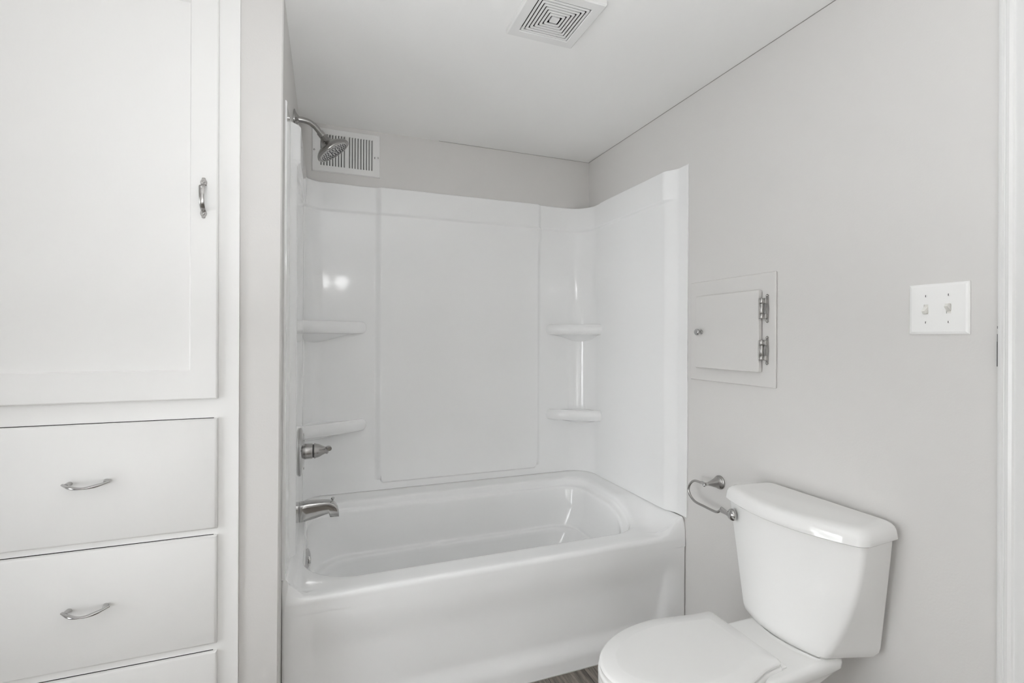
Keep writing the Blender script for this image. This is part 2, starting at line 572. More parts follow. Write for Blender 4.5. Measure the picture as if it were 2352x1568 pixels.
# ------------------------------------------------------------------ tub surround
SXL, SXR, SYB, SYF = -0.098, 1.412, 2.523, 1.688
RL, RR_ = 0.085, 0.120
ZT, ZBOT, ZLINE = 0.737, -0.7612, 0.608
sur = thing('tub_surround', 'glossy white three-piece tub surround with moulded corner shelves above the bathtub', 'tub surround', (0.66, 2.5, H + ZBOT))

def path(y_or_x_list):
    """(point, inward normal) samples along the surround plan."""
    return y_or_x_list

def uniq(vals):
    r = []
    for q in sorted(vals):
        if not r or q - r[-1] > 4e-4: r.append(q)
    return r
def dense(a, b, n): return [a + (b - a) * k / n for k in range(n + 1)]

ZS = uniq(dense(ZBOT, ZT, 40) + dense(-0.742, -0.705, 14) + dense(0.592, 0.622, 16) + dense(0.50, 0.60, 14) + dense(ZT - .012, ZT, 6))

def band(z):                                          # the proud band along the top
    return 0.011 * sstep(0.599, 0.613, z)
def lip(z):                                           # rolled top edge
    q = max(0.0, z - (ZT - 0.006)) / 0.006
    return -0.005 * q * q

def panel(name, samples, dfun, back, label=None):
    """samples: list of (x, y, nx, ny, key)"""
    bm = B()
    rows = []
    for z in ZS:
        rows.append([(x + nx * dfun(k, x, y, z), y + ny * dfun(k, x, y, z), H + z) for x, y, nx, ny, k in samples])
    bk = back if callable(back) else (lambda z: back)
    rows = [[(x + nx * bk(ZBOT), y + ny * bk(ZBOT), H + ZBOT) for x, y, nx, ny, k in samples]] + rows + [[(x + nx * bk(ZT), y + ny * bk(ZT), H + ZT) for x, y, nx, ny, k in samples]]
    vs = [[bm.verts.new(p) for p in r] for r in rows]
    for j in range(len(vs) - 1):
        for i in range(len(vs[0]) - 1):
            bm.faces.new((vs[j][i], vs[j][i + 1], vs[j + 1][i + 1], vs[j + 1][i]))
    # return edges to the wall at both ends
    for e, s in ((0, samples[0]), (-1, samples[-1])):
        col = [bm.verts.new((s[0] + s[2] * bk(z), s[1] + s[3] * bk(z), H + z)) for z in ZS]
        for j in range(len(ZS) - 1):
            bm.faces.new((vs[j + 1][e], vs[j + 2][e], col[j + 1], col[j]))
    bmesh.ops.remove_doubles(bm, verts=bm.verts[:], dist=1e-5)
    return obj(name, bm, M['acrylic'], sur, angle=50, label=label)

# back panel wraps both corners
SAL, SAR = 2.365, 2.345
smp = []
for y in dense(SAL, SYB - RL, 6)[:-1]: smp.append((SXL, y, 1, 0, 'l'))
for k in range(15):
    a = math.pi - (math.pi / 2) * k / 14
    smp.append((SXL + RL + RL * math.cos(a), SYB - RL + RL * math.sin(a), -math.cos(a), -math.sin(a), 'l'))
xs = uniq(dense(SXL + RL + .004, SXR - RR_ - .004, 60) + dense(0.20, 0.27, 22) + dense(1.085, 1.14, 22))
for x in xs: smp.append((x, SYB, 0, -1, 'b'))
for k in range(19):
    a = (math.pi / 2) * (1 - k / 18)
    smp.append((SXR - RR_ + RR_ * math.cos(a), SYB - RR_ + RR_ * math.sin(a), -math.cos(a), -math.sin(a), 'r'))
for y in dense(SYB - RR_, SAR, 6)[1:]: smp.append((SXR, y, -1, 0, 'r'))

def d_back(k, x, y, z):
    d = band(z) + lip(z)
    if k == 'b':
        sh = 0.012 * sstep(0.50, 0.60, z) * (1 - sstep(0.603, 0.613, z))
        c = sstep(0.226, 0.258, x) * (1 - sstep(1.094 + sh, 1.126 + sh, x))
        # rounded lower corners of the raised centre
        zb = -0.716
        r = 0.018
        dx = max(0.0, (0.258 + r) - x, x - (1.098 - r))
        if dx > 0: zb += r - math.sqrt(max(0.0, r * r - min(dx, r) ** 2))
        c *= sstep(zb - 0.014, zb, z)
        d += 0.017 * c
    return d
panel('back_panel', smp, d_back, -0.0192)

ys = uniq(dense(SYF, 2.362, 22) + dense(1.750, 1.900, 34))
smpL = [(SXL, y, 1, 0, 'l') for y in ys]
def d_left(k, x, y, z):
    fl = 1 - sstep(1.835, 1.885, y)
    return (band(z) + 0.003) * (1 - fl) + lip(z) * 0.6 - 0.0175 * fl
panel('side_panel', smpL, d_left, lambda z: wing_x(H + z) + 0.0004 - SXL)
smpR = [(SXR, y, -1, 0, 'r') for y in uniq(dense(SYF, 2.348, 22) + dense(1.740, 1.820, 30))][::-1]
def d_right(k, x, y, z):
    fl = 1 - sstep(1.742, 1.816, y)
    return (band(z) + 0.003) * (1 - fl) + lip(z) * 0.6 - 0.0200 * fl
panel('side_panel', smpR, d_right, -0.0252)

def corner_shelf(cx, cyy, sx, a, b, ztop, zlip, drop):
    """Moulded shelf in a rear corner: a along the back wall (direction sx), b along the side wall."""
    bm = B()
    C = Vector((cx, cyy, 0))
    n = 46
    p = 1.22
    loops = []
    for i in range(n + 1):
        th = (math.pi / 2) * i / n
        ca, sa = max(0.0, math.cos(th)) ** (2 / p), max(0.0, math.sin(th)) ** (2 / p)
        F = Vector((sx * a * ca, -b * sa, 0))
        L = F.length
        u = F / L
        # edges dip a little towards the two ends so the lip wraps round
        rc = (ztop - zlip) / 2
        zc = (ztop + zlip) / 2
        sec = [(0.0, ztop - 0.005), (0.30, ztop - 0.007), (max(0.0, 1 - 0.052 / L), ztop - 0.007), (1 - 0.042 / L, ztop - 0.006)]
        for k in range(13):
            an = math.radians(112 - 202 * k / 12)
            sec.append((1 - (rc * 0.72 - rc * 0.72 * math.cos(an)) / L, zc + rc * math.sin(an)))
        for q, f in ((0.88, 0.05), (0.78, 0.14), (0.66, 0.28), (0.54, 0.46), (0.42, 0.64), (0.30, 0.80), (0.18, 0.93), (0.08, 0.985), (0.0, 1.0)):
            sec.append((q * (1 - rc * 0.72 / L), zlip - drop * f))
        loops.append([C + u * (L * max(0.0, r)) + Vector((0, 0, H + z)) for r, z in sec])
    skin_loops(bm, loops, False, False, closed=False)
    bmesh.ops.remove_doubles(bm, verts=bm.verts[:], dist=1e-5)
    return obj('corner_shelf', bm, M['acrylic'], sur, angle=60)
corner_shelf(SXL + .001, SYB - .001, 1, 0.285, 0.150, 0.074, 0.016, 0.050)
corner_shelf(SXL + .001, SYB - .001, 1, 0.285, 0.150, -0.402, -0.460, 0.035)
corner_shelf(SXR - .001, SYB - .001, -1, 0.250, 0.182, 0.074, 0.016, 0.050)
corner_shelf(SXR - .001, SYB - .001, -1, 0.250, 0.182, -0.402, -0.460, 0.035)

# ------------------------------------------------------------------ shower, valve, spout
VY = 2.12
t = thing('wall_shower', 'brushed nickel shower head on a bent arm in front of the wall vent', 'shower', (-0.119, VY, H + 0.858))
bm = B()
lathe(bm, [(0.0, 0.036), (0.003, 0.036), (0.005, 0.033), (0.009, 0.024), (0.014, 0.016), (0.017, 0.013)], (-0.1198, VY, H + 0.858), (1, 0, 0), 36)
obj('wall_flange', bm, M['nickel'], t)
apts = spline([(-0.112, VY, H + .858), (-0.085, VY, H + .857), (-0.062, VY, H + .851), (-0.043, VY, H + .838), (-0.028, VY, H + .821), (-0.016, VY, H + .806)], 6)
bm = B()
tube(bm, apts, 0.0108, 20)
obj('shower_arm', bm, M['nickel'], t)
e = Vector((-0.017, VY, H + 0.808))
dn = Vector((0.66, 0, -0.75)).normalized()
bm = B()
lathe(bm, [(-0.014, 0.0115), (-0.013, 0.0135), (0.008, 0.0145), (0.009, 0.012)], e, dn, 28)
obj('collar', bm, M['nickel'], t)
hd = Vector((0.585, -0.02, -0.81)).normalized()
hb = e + dn * 0.004
bm = B()
lathe(bm, [(0.000, 0.0), (0.001, 0.012), (0.012, 0.0170), (0.024, 0.0205), (0.032, 0.026), (0.039, 0.037), (0.047, 0.051), (0.054, 0.061), (0.060, 0.0670), (0.066, 0.0700), (0.0705, 0.0705), (0.0730, 0.0690), (0.0735, 0.0640), (0.0710, 0.0610), (0.0705, 0.0)], hb, hd, 56)
head = obj('spray_head', bm, M['gun'], t)
bm = B()
lathe(bm, [(0.0706, 0.0), (0.0730, 0.0), (0.0742, 0.052), (0.0730, 0.058), (0.0706, 0.0605)], hb, hd, 48)
fp = obj('face_plate', bm, M['satin'], t, label='chrome spray face')
d_, u_, w_ = frame_basis(hd)
bm = B()
for rad, n in ((0.012, 8), (0.026, 14), (0.036, 18), (0.045, 24), (0.053, 26)):
    for k in range(n):
        an = 2 * math.pi * (k + (0.5 if n % 4 else 0)) / n
        c = hb + d_ * 0.0728 + (u_ * math.cos(an) + w_ * math.sin(an)) * rad
        lathe(bm, [(0.0, 0.0020), (0.0028, 0.0017), (0.0034, 0.0)], c, hd, 8)
tag(obj('spray_nozzle', bm, M['rubber'], t, label='dark rubber nozzles'), kind='stuff')

t = thing('shower_valve', 'round chrome shower valve plate with a lever handle beside the lower left shelf', 'shower valve', (-0.098, VY, H - 0.457))
vb = (-0.0945, VY, H - 0.457)
bm = B()
lathe(bm, [(0.0, 0.0935), (0.004, 0.0940), (0.007, 0.0915), (0.0095, 0.086), (0.0130, 0.072), (0.0165, 0.054), (0.0185, 0.040), (0.0190, 0.0)], vb, (1, 0, 0), 64)
esc = obj('escutcheon', bm, M['chrome'], t)
for s in (-1, 1):
    bm = B()
    lathe(bm, [(0.0125, 0.005), (0.0155, 0.005), (0.0165, 0.003), (0.0167, 0.0)], (vb[0], VY, vb[2] + s * 0.066), (1, 0, 0), 16)
    obj('screw', bm, M['chrome'], esc)
bm = B()
lathe(bm, [(0.0180, 0.0), (0.0180, 0.0300), (0.020, 0.0305), (0.046, 0.0298), (0.0475, 0.0285), (0.0475, 0.0)], vb, (1, 0, 0), 40)
obj('sleeve', bm, M['nickel'], t)
bm = B()
lathe(bm, [(0.0474, 0.0), (0.0474, 0.0262), (0.0520, 0.0262), (0.0520, 0.0)], vb, (1, 0, 0), 36)
obj('seal_ring', bm, M['rubber'], t, label='black seal ring')
bm = B()
lathe(bm, [(0.0518, 0.0), (0.0518, 0.0285), (0.054, 0.0305), (0.057, 0.0300), (0.060, 0.0280), (0.066, 0.0268), (0.074, 0.0240), (0.082, 0.0195), (0.090, 0.0155), (0.095, 0.0135), (0.098, 0.0145), (0.101, 0.0155), (0.104, 0.0140), (0.107, 0.0100), (0.108, 0.0)], vb, (1, 0, 0), 40)
hnd = obj('handle', bm, M['nickel'], t)
bm = B()
tube(bm, spline([(vb[0] + .101, VY + .004, vb[2] + .004), (vb[0] + .104, VY - .014, vb[2] + .012), (vb[0] + .108, VY - .034, vb[2] + .016), (vb[0] + .110, VY - .055, vb[2] + .015)], 5), [0.0085, 0.0084, 0.0082, 0.008, 0.0078, 0.0077, 0.0077, 0.0078, 0.0079, 0.008, 0.0082, 0.0085, 0.0088, 0.0091, 0.0092, 0.0080], 16)
obj('lever', bm, M['nickel'], hnd)

t = thing('tub_spout', 'chrome tub spout with a pull-up diverter knob over the bathtub', 'tub spout', (-0.098, VY, H - 0.693))
xs0 = -0.0945
secs = []   # (x, half width, z top, z bottom)
for x, hw, zt, zb in ((0.0, 0.0290, -0.659, -0.731), (0.006, 0.0295, -0.6585, -0.731), (0.03, 0.0285, -0.6570, -0.728), (0.06, 0.0270, -0.6570, -0.7215), (0.09, 0.0255, -0.6590, -0.7130), (0.108, 0.0245, -0.6610, -0.7080), (0.114, 0.0242, -0.6625, -0.7250), (0.128, 0.0235, -0.6690, -0.7255), (0.138, 0.0225, -0.6800, -0.7260), (0.145, 0.0210, -0.6960, -0.7262), (0.1475, 0.0190, -0.7120, -0.7262)):
    secs.append((xs0 + x, hw, zt, zb))
bm = B()
loops = []
for x, hw, zt, zb in secs:
    L = []
    n = 36
    for k in range(n):
        an = 2 * math.pi * k / n
        ca, sa = math.cos(an), math.sin(an)
        pw = 0.36
        yy = math.copysign(abs(ca) ** pw, ca) * hw
        zz = math.copysign(abs(sa) ** pw, sa)
        L.append((x, VY + yy, H + (zt + zb) / 2 + zz * (zt - zb) / 2))
    loops.append(L)
skin_loops(bm, loops, True, True)
obj('spout_body', bm, M['chrome'], t, angle=50)
bm = B()
lathe(bm, [(0.0, 0.0035), (0.008, 0.0032), (0.011, 0.0042), (0.0145, 0.0068), (0.018, 0.0070), (0.0198, 0.0052), (0.0202, 0.0)], (0.029, VY, H - 0.670), (0, 0, 1), 24)
obj('diverter_knob', bm, M['chrome'], t)

# ------------------------------------------------------------------ exhaust fan grille
t = thing('exhaust_fan_grille', 'square white exhaust fan grille with concentric square louvres on the ceiling', 'fan grille', ((FX0 + FX1) / 2, (FY0 + FY1) / 2, ZC))
fcx, fcy, fh = (FX0 + FX1) / 2, (FY0 + FY1) / 2, 0.1212
zf0 = ZC - 0.016
def sqring(bm, ho, hi, z0, z1, bev=0.0, ro=0.004, ri_=0.003):
    """square ring with rounded corners, between half sizes hi..ho"""
    def loop(h, r, z):
        L = []
        for sx, sy, a0 in ((1, 1, 0), (-1, 1, 90), (-1, -1, 180), (1, -1, 270)):
            for k in range(6):
                an = math.radians(a0 + 90 * k / 5)
                L.append((fcx + sx * (h - r) + r * math.cos(an), fcy + sy * (h - r) + r * math.sin(an), z))
        return L
    L = [loop(ho, ro, z1), loop(ho, ro, z0 + bev), loop(ho - bev, ro, z0), loop(hi + bev * .6, ri_, z0), loop(hi, ri_, z0 + bev * .6), loop(hi, ri_, z1), loop(ho, ro, z1)]
    skin_loops(bm, L)
bm = B()
sqring(bm, fh, 0.0865, zf0, ZC - 0.0004, 0.004)
obj('frame', bm, M['grille'], t, angle=30)
bm = B()
for i in range(6):
    ho = 0.0830 - 0.0113 * i
    sqring(bm, ho, ho - 0.0068, zf0 + 0.0005, zf0 + 0.0040, 0.0010)
obj('louvre_rings', bm, M['grille'], t, angle=30)
bm = B()
sqring(bm, 0.0135, 0.0030, zf0 + .0002, zf0 + .0085, 0.0012, 0.003, 0.002)
lathe(bm, [(0.0, 0.0055), (0.001, 0.0055), (0.002, 0.004), (0.002, 0.0)], (fcx, fcy, zf0 + .002), (0, 0, -1), 20)
obj('centre_cap', bm, M['grille'], t, angle=30)
bm = B()
hh = fh - fi - .001
for a in ((-hh, -hh + .003, -hh, hh), (hh - .003, hh, -hh, hh), (-hh + .003, hh - .003, -hh, -hh + .003), (-hh + .003, hh - .003, hh - .003, hh)):
    box(bm, fcx + a[0], fcx + a[1], fcy + a[2], fcy + a[3], ZC + .0005, ZC + 0.12)
box(bm, fcx - hh, fcx + hh, fcy - hh, fcy + hh, ZC + .12, ZC + .124)
for s_ in (-1, 1):
    for q in (-.045, .045):
        box(bm, fcx + q - .002, fcx + q + .002, fcy + min(s_ * .0, s_ * .0875), fcy + max(s_ * .0, s_ * .0875), zf0 + .0036, zf0 + .0070)
obj('housing', bm, M['duct'], t, smooth=False, label='dark fan housing')

# ------------------------------------------------------------------ wall vent register
vx0, vx1, vz0, vz1 = -0.066, 0.2515, H + 0.792, H + 1.0035
t = thing('wall_vent', 'white metal air vent with two banks of vertical slats on the back wall', 'air vent', ((vx0 + vx1) / 2, YB, vz0))
yv0, yv1 = YB - 0.0085, YB - 0.0065
sx0, sx1, sz0, sz1 = -0.030, 0.219, H + 0.823, H + 0.974
bm = B()
# rim with sloped border, slot bars and wide middle bar
def rect(x0, x1, z0, z1, y): return [(x0, y, z0), (x1, y, z0), (x1, y, z1), (x0, y, z1)]
skin_loops(bm, [rect(vx0, vx1, vz0, vz1, YB - .0006), rect(vx0, vx1, vz0, vz1, YB - .002), rect(vx0 + .004, vx1 - .004, vz0 + .004, vz1 - .004, yv0), rect(sx0, sx1, sz0, sz1, yv0), rect(sx0, sx1, sz0, sz1, YB - .0006)])
pit = 0.1190 / 9.0
mid = (sx0 + sx1) / 2
SW = 0.0034
for b in range(2):
    xa = sx0 if b == 0 else mid + 0.0055
    cen = [xa + pit * (k + 0.5) for k in range(9)]
    spans = [(xa - 0.001, cen[0] - SW)] + [(cen[k] + SW, cen[k + 1] - SW) for k in range(8)] + [(cen[8] + SW, xa + pit * 9 + 0.001)]
    for x0, x1 in spans:
        box(bm, x0, x1, yv0 + .0002, yv0 + .003, sz0, sz1)
    for c in cen:                       # angled blade behind the right half of each slot
        v4 = [bm.verts.new(p) for p in ((c + SW + .001, yv0 + .0022, sz0), (c - SW * .1, yv0 + .0062, sz0), (c - SW * .1, yv0 + .0062, sz1), (c + SW + .001, yv0 + .0022, sz1))]
        bm.faces.new(v4)
box(bm, mid - 0.0075, mid + 0.0075, yv0 + .0001, yv0 + .003, sz0, sz1)
obj('face_plate', bm, M['grille'], t, smooth=False)
bm = B()
box(bm, sx0 - .004, sx1 + .004, YB - .0013, YB - .0005, sz0 - .004, sz1 + .004)
obj('duct_opening', bm, M['dark'], t, smooth=False, label='dark opening behind the slats')
bm = B()
box(bm, 0.2235, 0.2262, yv0 - .004, yv0 + .001, H + 0.883, H + 0.893, 0.0008, 2)
obj('damper_lever', bm, M['dark'], t, label='small dark damper lever')
for x in (-0.0545, 0.2405):
    bm = B()
    lathe(bm, [(-.001, 0.0045), (0.0008, 0.0042), (0.0016, 0.0028), (0.0018, 0.0)], (x, yv0, H + 0.893 if x < 0 else H + 0.890), (0, -1, 0), 16)
    box(bm, x - .003, x + .003, yv0 - .0021, yv0 - .0012, H + (0.893 if x < 0 else 0.890) - .0005, H + (0.893 if x < 0 else 0.890) + .0005)
    obj('screw', bm, M['satin'], t)

# ------------------------------------------------------------------ access panel on the right wall
py0, py1, pz0, pz1 = 1.248, 1.664, H - 0.171, H + 0.229
t = thing('access_panel', 'small painted access door with a round knob and two hinges on the right wall', 'access panel', (XR, (py0 + py1) / 2, pz0))
bm = B()
box(bm, XR - 0.009, XR - 0.0005, py0, py1, pz0, pz1, 0.0035, 3)
obj('frame', bm, M['wall'], t, wn=True)
dy0, dy1, dz0, dz1 = 1.300, 1.612, H - 0.119, H + 0.169
bm = B()
box(bm, XR - 0.029, XR - 0.0125, dy0, dy1, dz0, dz1, 0.003, 3)
dr = obj('door', bm, M['wall'], t, wn=True)
bm = B()
lathe(bm, [(0.0, 0.0085), (0.002, 0.0085), (0.0035, 0.0060), (0.009, 0.0048), (0.013, 0.0062), (0.016, 0.0100), (0.020, 0.0128), (0.025, 0.0130), (0.028, 0.0110), (0.0295, 0.0070), (0.0290, 0.0055), (0.0300, 0.0)], (XR - 0.0288, 1.578, H + 0.024), (-1, 0, 0), 32)
obj('knob', bm, M['chrome'], dr, label='chrome knob')
for zc in (H + 0.103, H - 0.042):
    bm = B()
    hx, hy = XR - 0.0175, dy0 - 0.0065
    # knuckles along the barrel
    for a, b in ((-0.0355, -0.0185), (-0.0175, 0.0175), (0.0185, 0.0355)):
        lathe(bm, [(a, 0.0), (a, 0.0050), (a + .0012, 0.0058), (b - .0012, 0.0058), (b, 0.0050), (b, 0.0)], (hx - .003, hy + .0015, zc), (0, 0, 1), 20)
    # wrap strap onto the door edge and the two arms reaching the frame leaf
    box(bm, hx - .0125, hx + .006, hy + .0035, hy + .0072, zc - .0345, zc + .0345, 0.0008, 1)
    for s in (-1, 1):
        box(bm, XR - 0.0180, XR - 0.0095, hy - 0.0125, hy + .001, zc + s * .0265 - .0085, zc + s * .0265 + .0085, 0.001, 1)
    # curved frame leaf with finial tips and screw heads
    lp = []
    for k in range(25):
        q = -1 + 2 * k / 24
        w = 0.0048 + 0.0018 * math.cos(q * math.pi) * (1 - abs(q)) 
        if abs(q) > 0.80: w = 0.0052 * math.sqrt(max(0.0, 1 - ((abs(q) - 0.86) / 0.14) ** 2)) + .0006 if abs(q) > .86 else 0.0040
        lp.append((q, w))
    A = [(XR - .0092, hy - 0.0140 + w, zc + q * .050) for q, w in lp] + [(XR - .0092, hy - 0.0140 - w, zc + q * .050) for q, w in reversed(lp)]
    Bq = [(XR - .0125, y, z) for x, y, z in A]
    skin_loops(bm, [A, Bq], True, True)
    for s in (-1, 1):
        ico(bm, (XR - .0128, hy - .0140, zc + s * .0435), 0.0040, 2)
    obj('hinge', bm, M['nickel'], dr, angle=35, label='chrome hinge')

# ------------------------------------------------------------------ light switch plate
t = thing('light_switch', 'white double light switch plate on the right wall near the door casing', 'light switch', (XR, 0.776, H + 0.012))
sy0, sy1, sz0_, sz1_ = 0.711, 0.841, H + 0.0115, H + 0.1395
bm = B()
cuts = [0.7525, 0.8015]
def rl(y0, y1, z0, z1, x): return [(x, y0, z0), (x, y1, z0), (x, y1, z1), (x, y0, z1)]
skin_loops(bm, [rl(sy0, sy1, sz0_, sz1_, XR - .0006), rl(sy0, sy1, sz0_, sz1_, XR - .0025), rl(sy0 + .002, sy1 - .002, sz0_ + .002, sz1_ - .002, XR - .0045), rl(sy0 + .007, sy1 - .007, sz0_ + .007, sz1_ - .007, XR - .0062)])
# face with the two toggle slots left open
ya = [sy0 + .007, cuts[0] - .0052, cuts[0] + .0052, cuts[1] - .0052, cuts[1] + .0052, sy1 - .007]
zmid = (sz0_ + sz1_) / 2
za = [sz0_ + .007, zmid - .0122, zmid + .0122, sz1_ - .007]
for i in range(5):
    for j in range(3):
        if j == 1 and i in (1, 3):
            q0 = rl(ya[i], ya[i + 1], za[1], za[2], XR - .0062)
            q1 = rl(ya[i], ya[i + 1], za[1], za[2], XR - .0030)
            skin_loops(bm, [q0, q1])
            continue
        bm.faces.new([bm.verts.new(p) for p in rl(ya[i], ya[i + 1], za[j], za[j + 1], XR - .0062)])
bmesh.ops.remove_doubles(bm, verts=bm.verts[:], dist=1e-5)
obj('plate', bm, M['plastic'], t, angle=12)
for c, up in ((cuts[1], -1), (cuts[0], 1)):
    bm = B()
    box(bm, XR - .0036, XR - .0008, c - .0050, c + .0050, zmid - .0120, zmid + .0120)
    base = obj('toggle_frame', bm, M['almond'], t, smooth=False)
    bm = B()
    ang = math.radians(30) * up
    d = Vector((-math.cos(ang), 0, math.sin(ang)))
    n = Vector((math.sin(ang), 0, math.cos(ang)))
    p0 = Vector((XR - .002, c, zmid))
    L = []
    for s_, hw, hh_ in ((0.0, 0.0043, 0.0085), (0.006, 0.0043, 0.0065), (0.015, 0.0038, 0.0045), (0.0165, 0.0032, 0.0038)):
        q = p0 + d * s_
        L.append([q + Vector((0, a_ * hw, 0)) + n * (b_ * hh_) for a_, b_ in ((-1, -1), (1, -1), (1, 1), (-1, 1))])
    skin_loops(bm, L, True, True)
    obj('toggle', bm, M['almond'], base, angle=30)
for c in cuts:
    for s in (-1, 1):
        bm = B()
        z = zmid + s * 0.0335
        lathe(bm, [(-.001, 0.0034), (0.0005, 0.0032), (0.0012, 0.0020), (0.0014, 0.0)], (XR - .0062, c, z), (-1, 0, 0), 16)
        sr = obj('screw', bm, M['plastic'], t)
        bm = B()
        box(bm, XR - .0080, XR - .0066, c - .0006, c + .0006, z - .0026, z + .0026)
        obj('screw_slot', bm, M['dark'], sr, smooth=False)

# ------------------------------------------------------------------ toilet
TC = 1.068                     # toilet centre line
toi = thing('toilet', 'white two-piece toilet with closed lid against the right wall', 'toilet', (1.05, TC, 0.0))

def tank_loop(z, hb, hf, xb, xs, xa, r_f, r_b=0.012, n=16, hfar=None, dx=0.0):
    """D-shaped section: back at xb (half width hb), front corners at xs (half width hf), front bulges to xa."""
    corner_b = [(xb, TC - hb), (xb, TC + hb)]
    pts = []
    # walk: back-near -> back-far -> front-far -> bulge -> front-near
    hn = hf
    hfar = hf if hfar is None else hfar
    poly = [(xb, TC - hb, r_b), (xb, TC + hb, r_b), (xs - dx, TC + hfar, r_f)]
    m = 9
    for k in range(1, m):
        q = 1 - 2 * k / m
        poly.append((xs - dx * q - (xs - xa) * (1 - q * q), TC + (hfar if q > 0 else hn) * q, 0.0))
    poly.append((xs + dx, TC - hn, r_f))
    P = [Vector((a, b)) for a, b, c in poly]
    for i, (a, b, r) in enumerate(poly):
        p = P[i]
        if r <= 0:
            pts.append(p)
            continue
        d0 = (P[i - 1] - p)
        d1 = (P[(i + 1) % len(P)] - p)
        r0 = min(r, d0.length * 0.48)
        r1 = min(r, d1.length * 0.90)
        a0 = p + d0.normalized() * r0
        a1 = p + d1.normalized() * r1
        for k in range(n // 2 + 1):
            q = k / (n // 2)
            pts.append(a0 * (1 - q) ** 2 + p * 2 * q * (1 - q) + a1 * q * q)
    return [(v.x, v.y, H + z) for v in pts]

zt_, zb_ = -0.534, -0.867
loops = []
for k in range(0, 25):
    f = k / 24
    z = zt_ + (zb_ - zt_) * f
    hb = 0.203 - 0.031 * f
    hf = 0.214 - 0.083 * f ** 2.1
    xs_ = 1.276 - 0.026 * f
    xa = 1.222 + 0.000 * f - 0.002 * math.sin(math.pi * f)
    rf = 0.015
    e_ = 0.0
    if k == 24: e_ = 0.008
    elif k == 23: e_ = 0.001
    loops.append(tank_loop(z, hb - e_, hf - e_, 1.418 - e_, xs_ + e_ , xa + e_, rf, hfar=0.221 - 0.084 * f - e_, dx=0.008 * (1 - f) + .004 * f))
bm = B()
skin_loops(bm, loops, True, True)
obj('tank', bm, M['china'], toi, angle=50)

loops = []
for dz, grow in ((-0.0455, -0.004), (-0.0440, 0.004), (-0.0400, 0.0085), (-0.030, 0.0075), (-0.018, 0.0055), (-0.0095, 0.0015), (-0.0040, -0.0050), (-0.0010, -0.0140), (0.0, -0.028)):
    loops.append(tank_loop(-0.488 + dz, 0.205 + grow, 0.217 + grow, 1.4235 + grow * .4, 1.272 - grow, 1.213 - grow, 0.030, 0.02, hfar=0.223 + grow, dx=0.008))
bm = B()
skin_loops(bm, loops, True, True)
obj('tank_lid', bm, M['china'], toi, angle=55)

# flush lever
fl = Vector((1.237, 1.242, H - 0.573))
nrm = Vector((-0.93, 0.30, -0.05)).normalized()
bm = B()
lathe(bm, [(-0.004, 0.0190), (0.001, 0.0196), (0.004, 0.0186), (0.009, 0.0148), (0.013, 0.0095), (0.015, 0.0)], fl, nrm, 32)
lv = obj('flush_lever', bm, M['chrome'], toi, label='chrome flush lever')
bm = B()
b0 = fl + nrm * 0.011
arm = spline([b0 + Vector((0.004, -0.008, -0.004)), b0, b0 + Vector((-0.001, 0.012, 0.004)), b0 + Vector((-0.002, 0.022, 0.006)), b0 + Vector((-0.003, 0.032, 0.008))], 5)
tube(bm, arm, [0.0048 + 0.0052 * min(1, k / 18) for k in range(len(arm))], 16, flat=0.55, up=(1, 0, 0))
obj('lever_arm', bm, M['satin'], lv)

# seat, lid and bowl outlines
def half(x, a=0.0):
    """half width of the seat outline at x"""
    xf, xc = 0.664 - a, 0.92
    if x <= xc:
        q = (xc - x) / (xc - xf)
        return (0.162 + a) * math.sqrt(max(0.0, 1 - q ** 2.05))
    T_ = ((0.92, .162), (0.956, .159), (1.0, .149), (1.055, .135), (1.09, .1310), (1.124, .1305), (1.16, .1305))
    for (x0, h0), (x1, h1) in zip(T_, T_[1:]):
        if x <= x1:
            h_ = h0 + (h1 - h0) * (x - x0) / (x1 - x0)
            break
    e = x - (1.124 + a - 0.013)
    if e > 0: h_ -= 0.013 * (1 - math.sqrt(max(0.0, 1 - (e / 0.013) ** 2)))
    return h_ + a
def outline(z, a=0.0, dome=0.0, n=44, scale=1.0):
    xf, xbk = 0.664 - a, 1.124 + a
    far, near = [], []
    for k in range(n + 1):
        q = k / n
        x = xf + (xbk - xf) * (1 - math.cos(q * math.pi)) / 2
        far.append((x, half(x, a)))
    ctr = lambda x: TC + 0.008 + 0.010 * sstep(0.95, 1.12, x)
    pts = [(x, ctr(x) + h_) for x, h_ in far] + [(x, ctr(x) - h_) for x, h_ in reversed(far)][:-1]
    # rounded back corners
    res = []
    for x, y in pts:
        res.append((x, y, H + z))
    return res

def ring_stack(name, spec, m, cap0=True, cap1=True, angle=50, parent=toi):
    bm = B()
    skin_loops(bm, [outline(z, a) for z, a in spec], cap0, cap1)
    bmesh.ops.remove_doubles(bm, verts=bm.verts[:], dist=1e-5)
    return obj(name, bm, m, parent, angle=angle)
ring_stack('seat_lid', [(-0.8595, -0.004), (-0.858, 0.0), (-0.852, 0.0012), (-0.8485, -0.001), (-0.8450, -0.006), (-0.8422, -0.036), (-0.8410, -0.0395), (-0.8404, -0.045), (-0.8395, -0.075)], M['seat'], angle=35)
ring_stack('seat', [(-0.8830, -0.005), (-0.8815, 0.001), (-0.8700, 0.004), (-0.8640, 0.003), (-0.8615, -0.001), (-0.8610, -0.010)], M['seat'], angle=60)

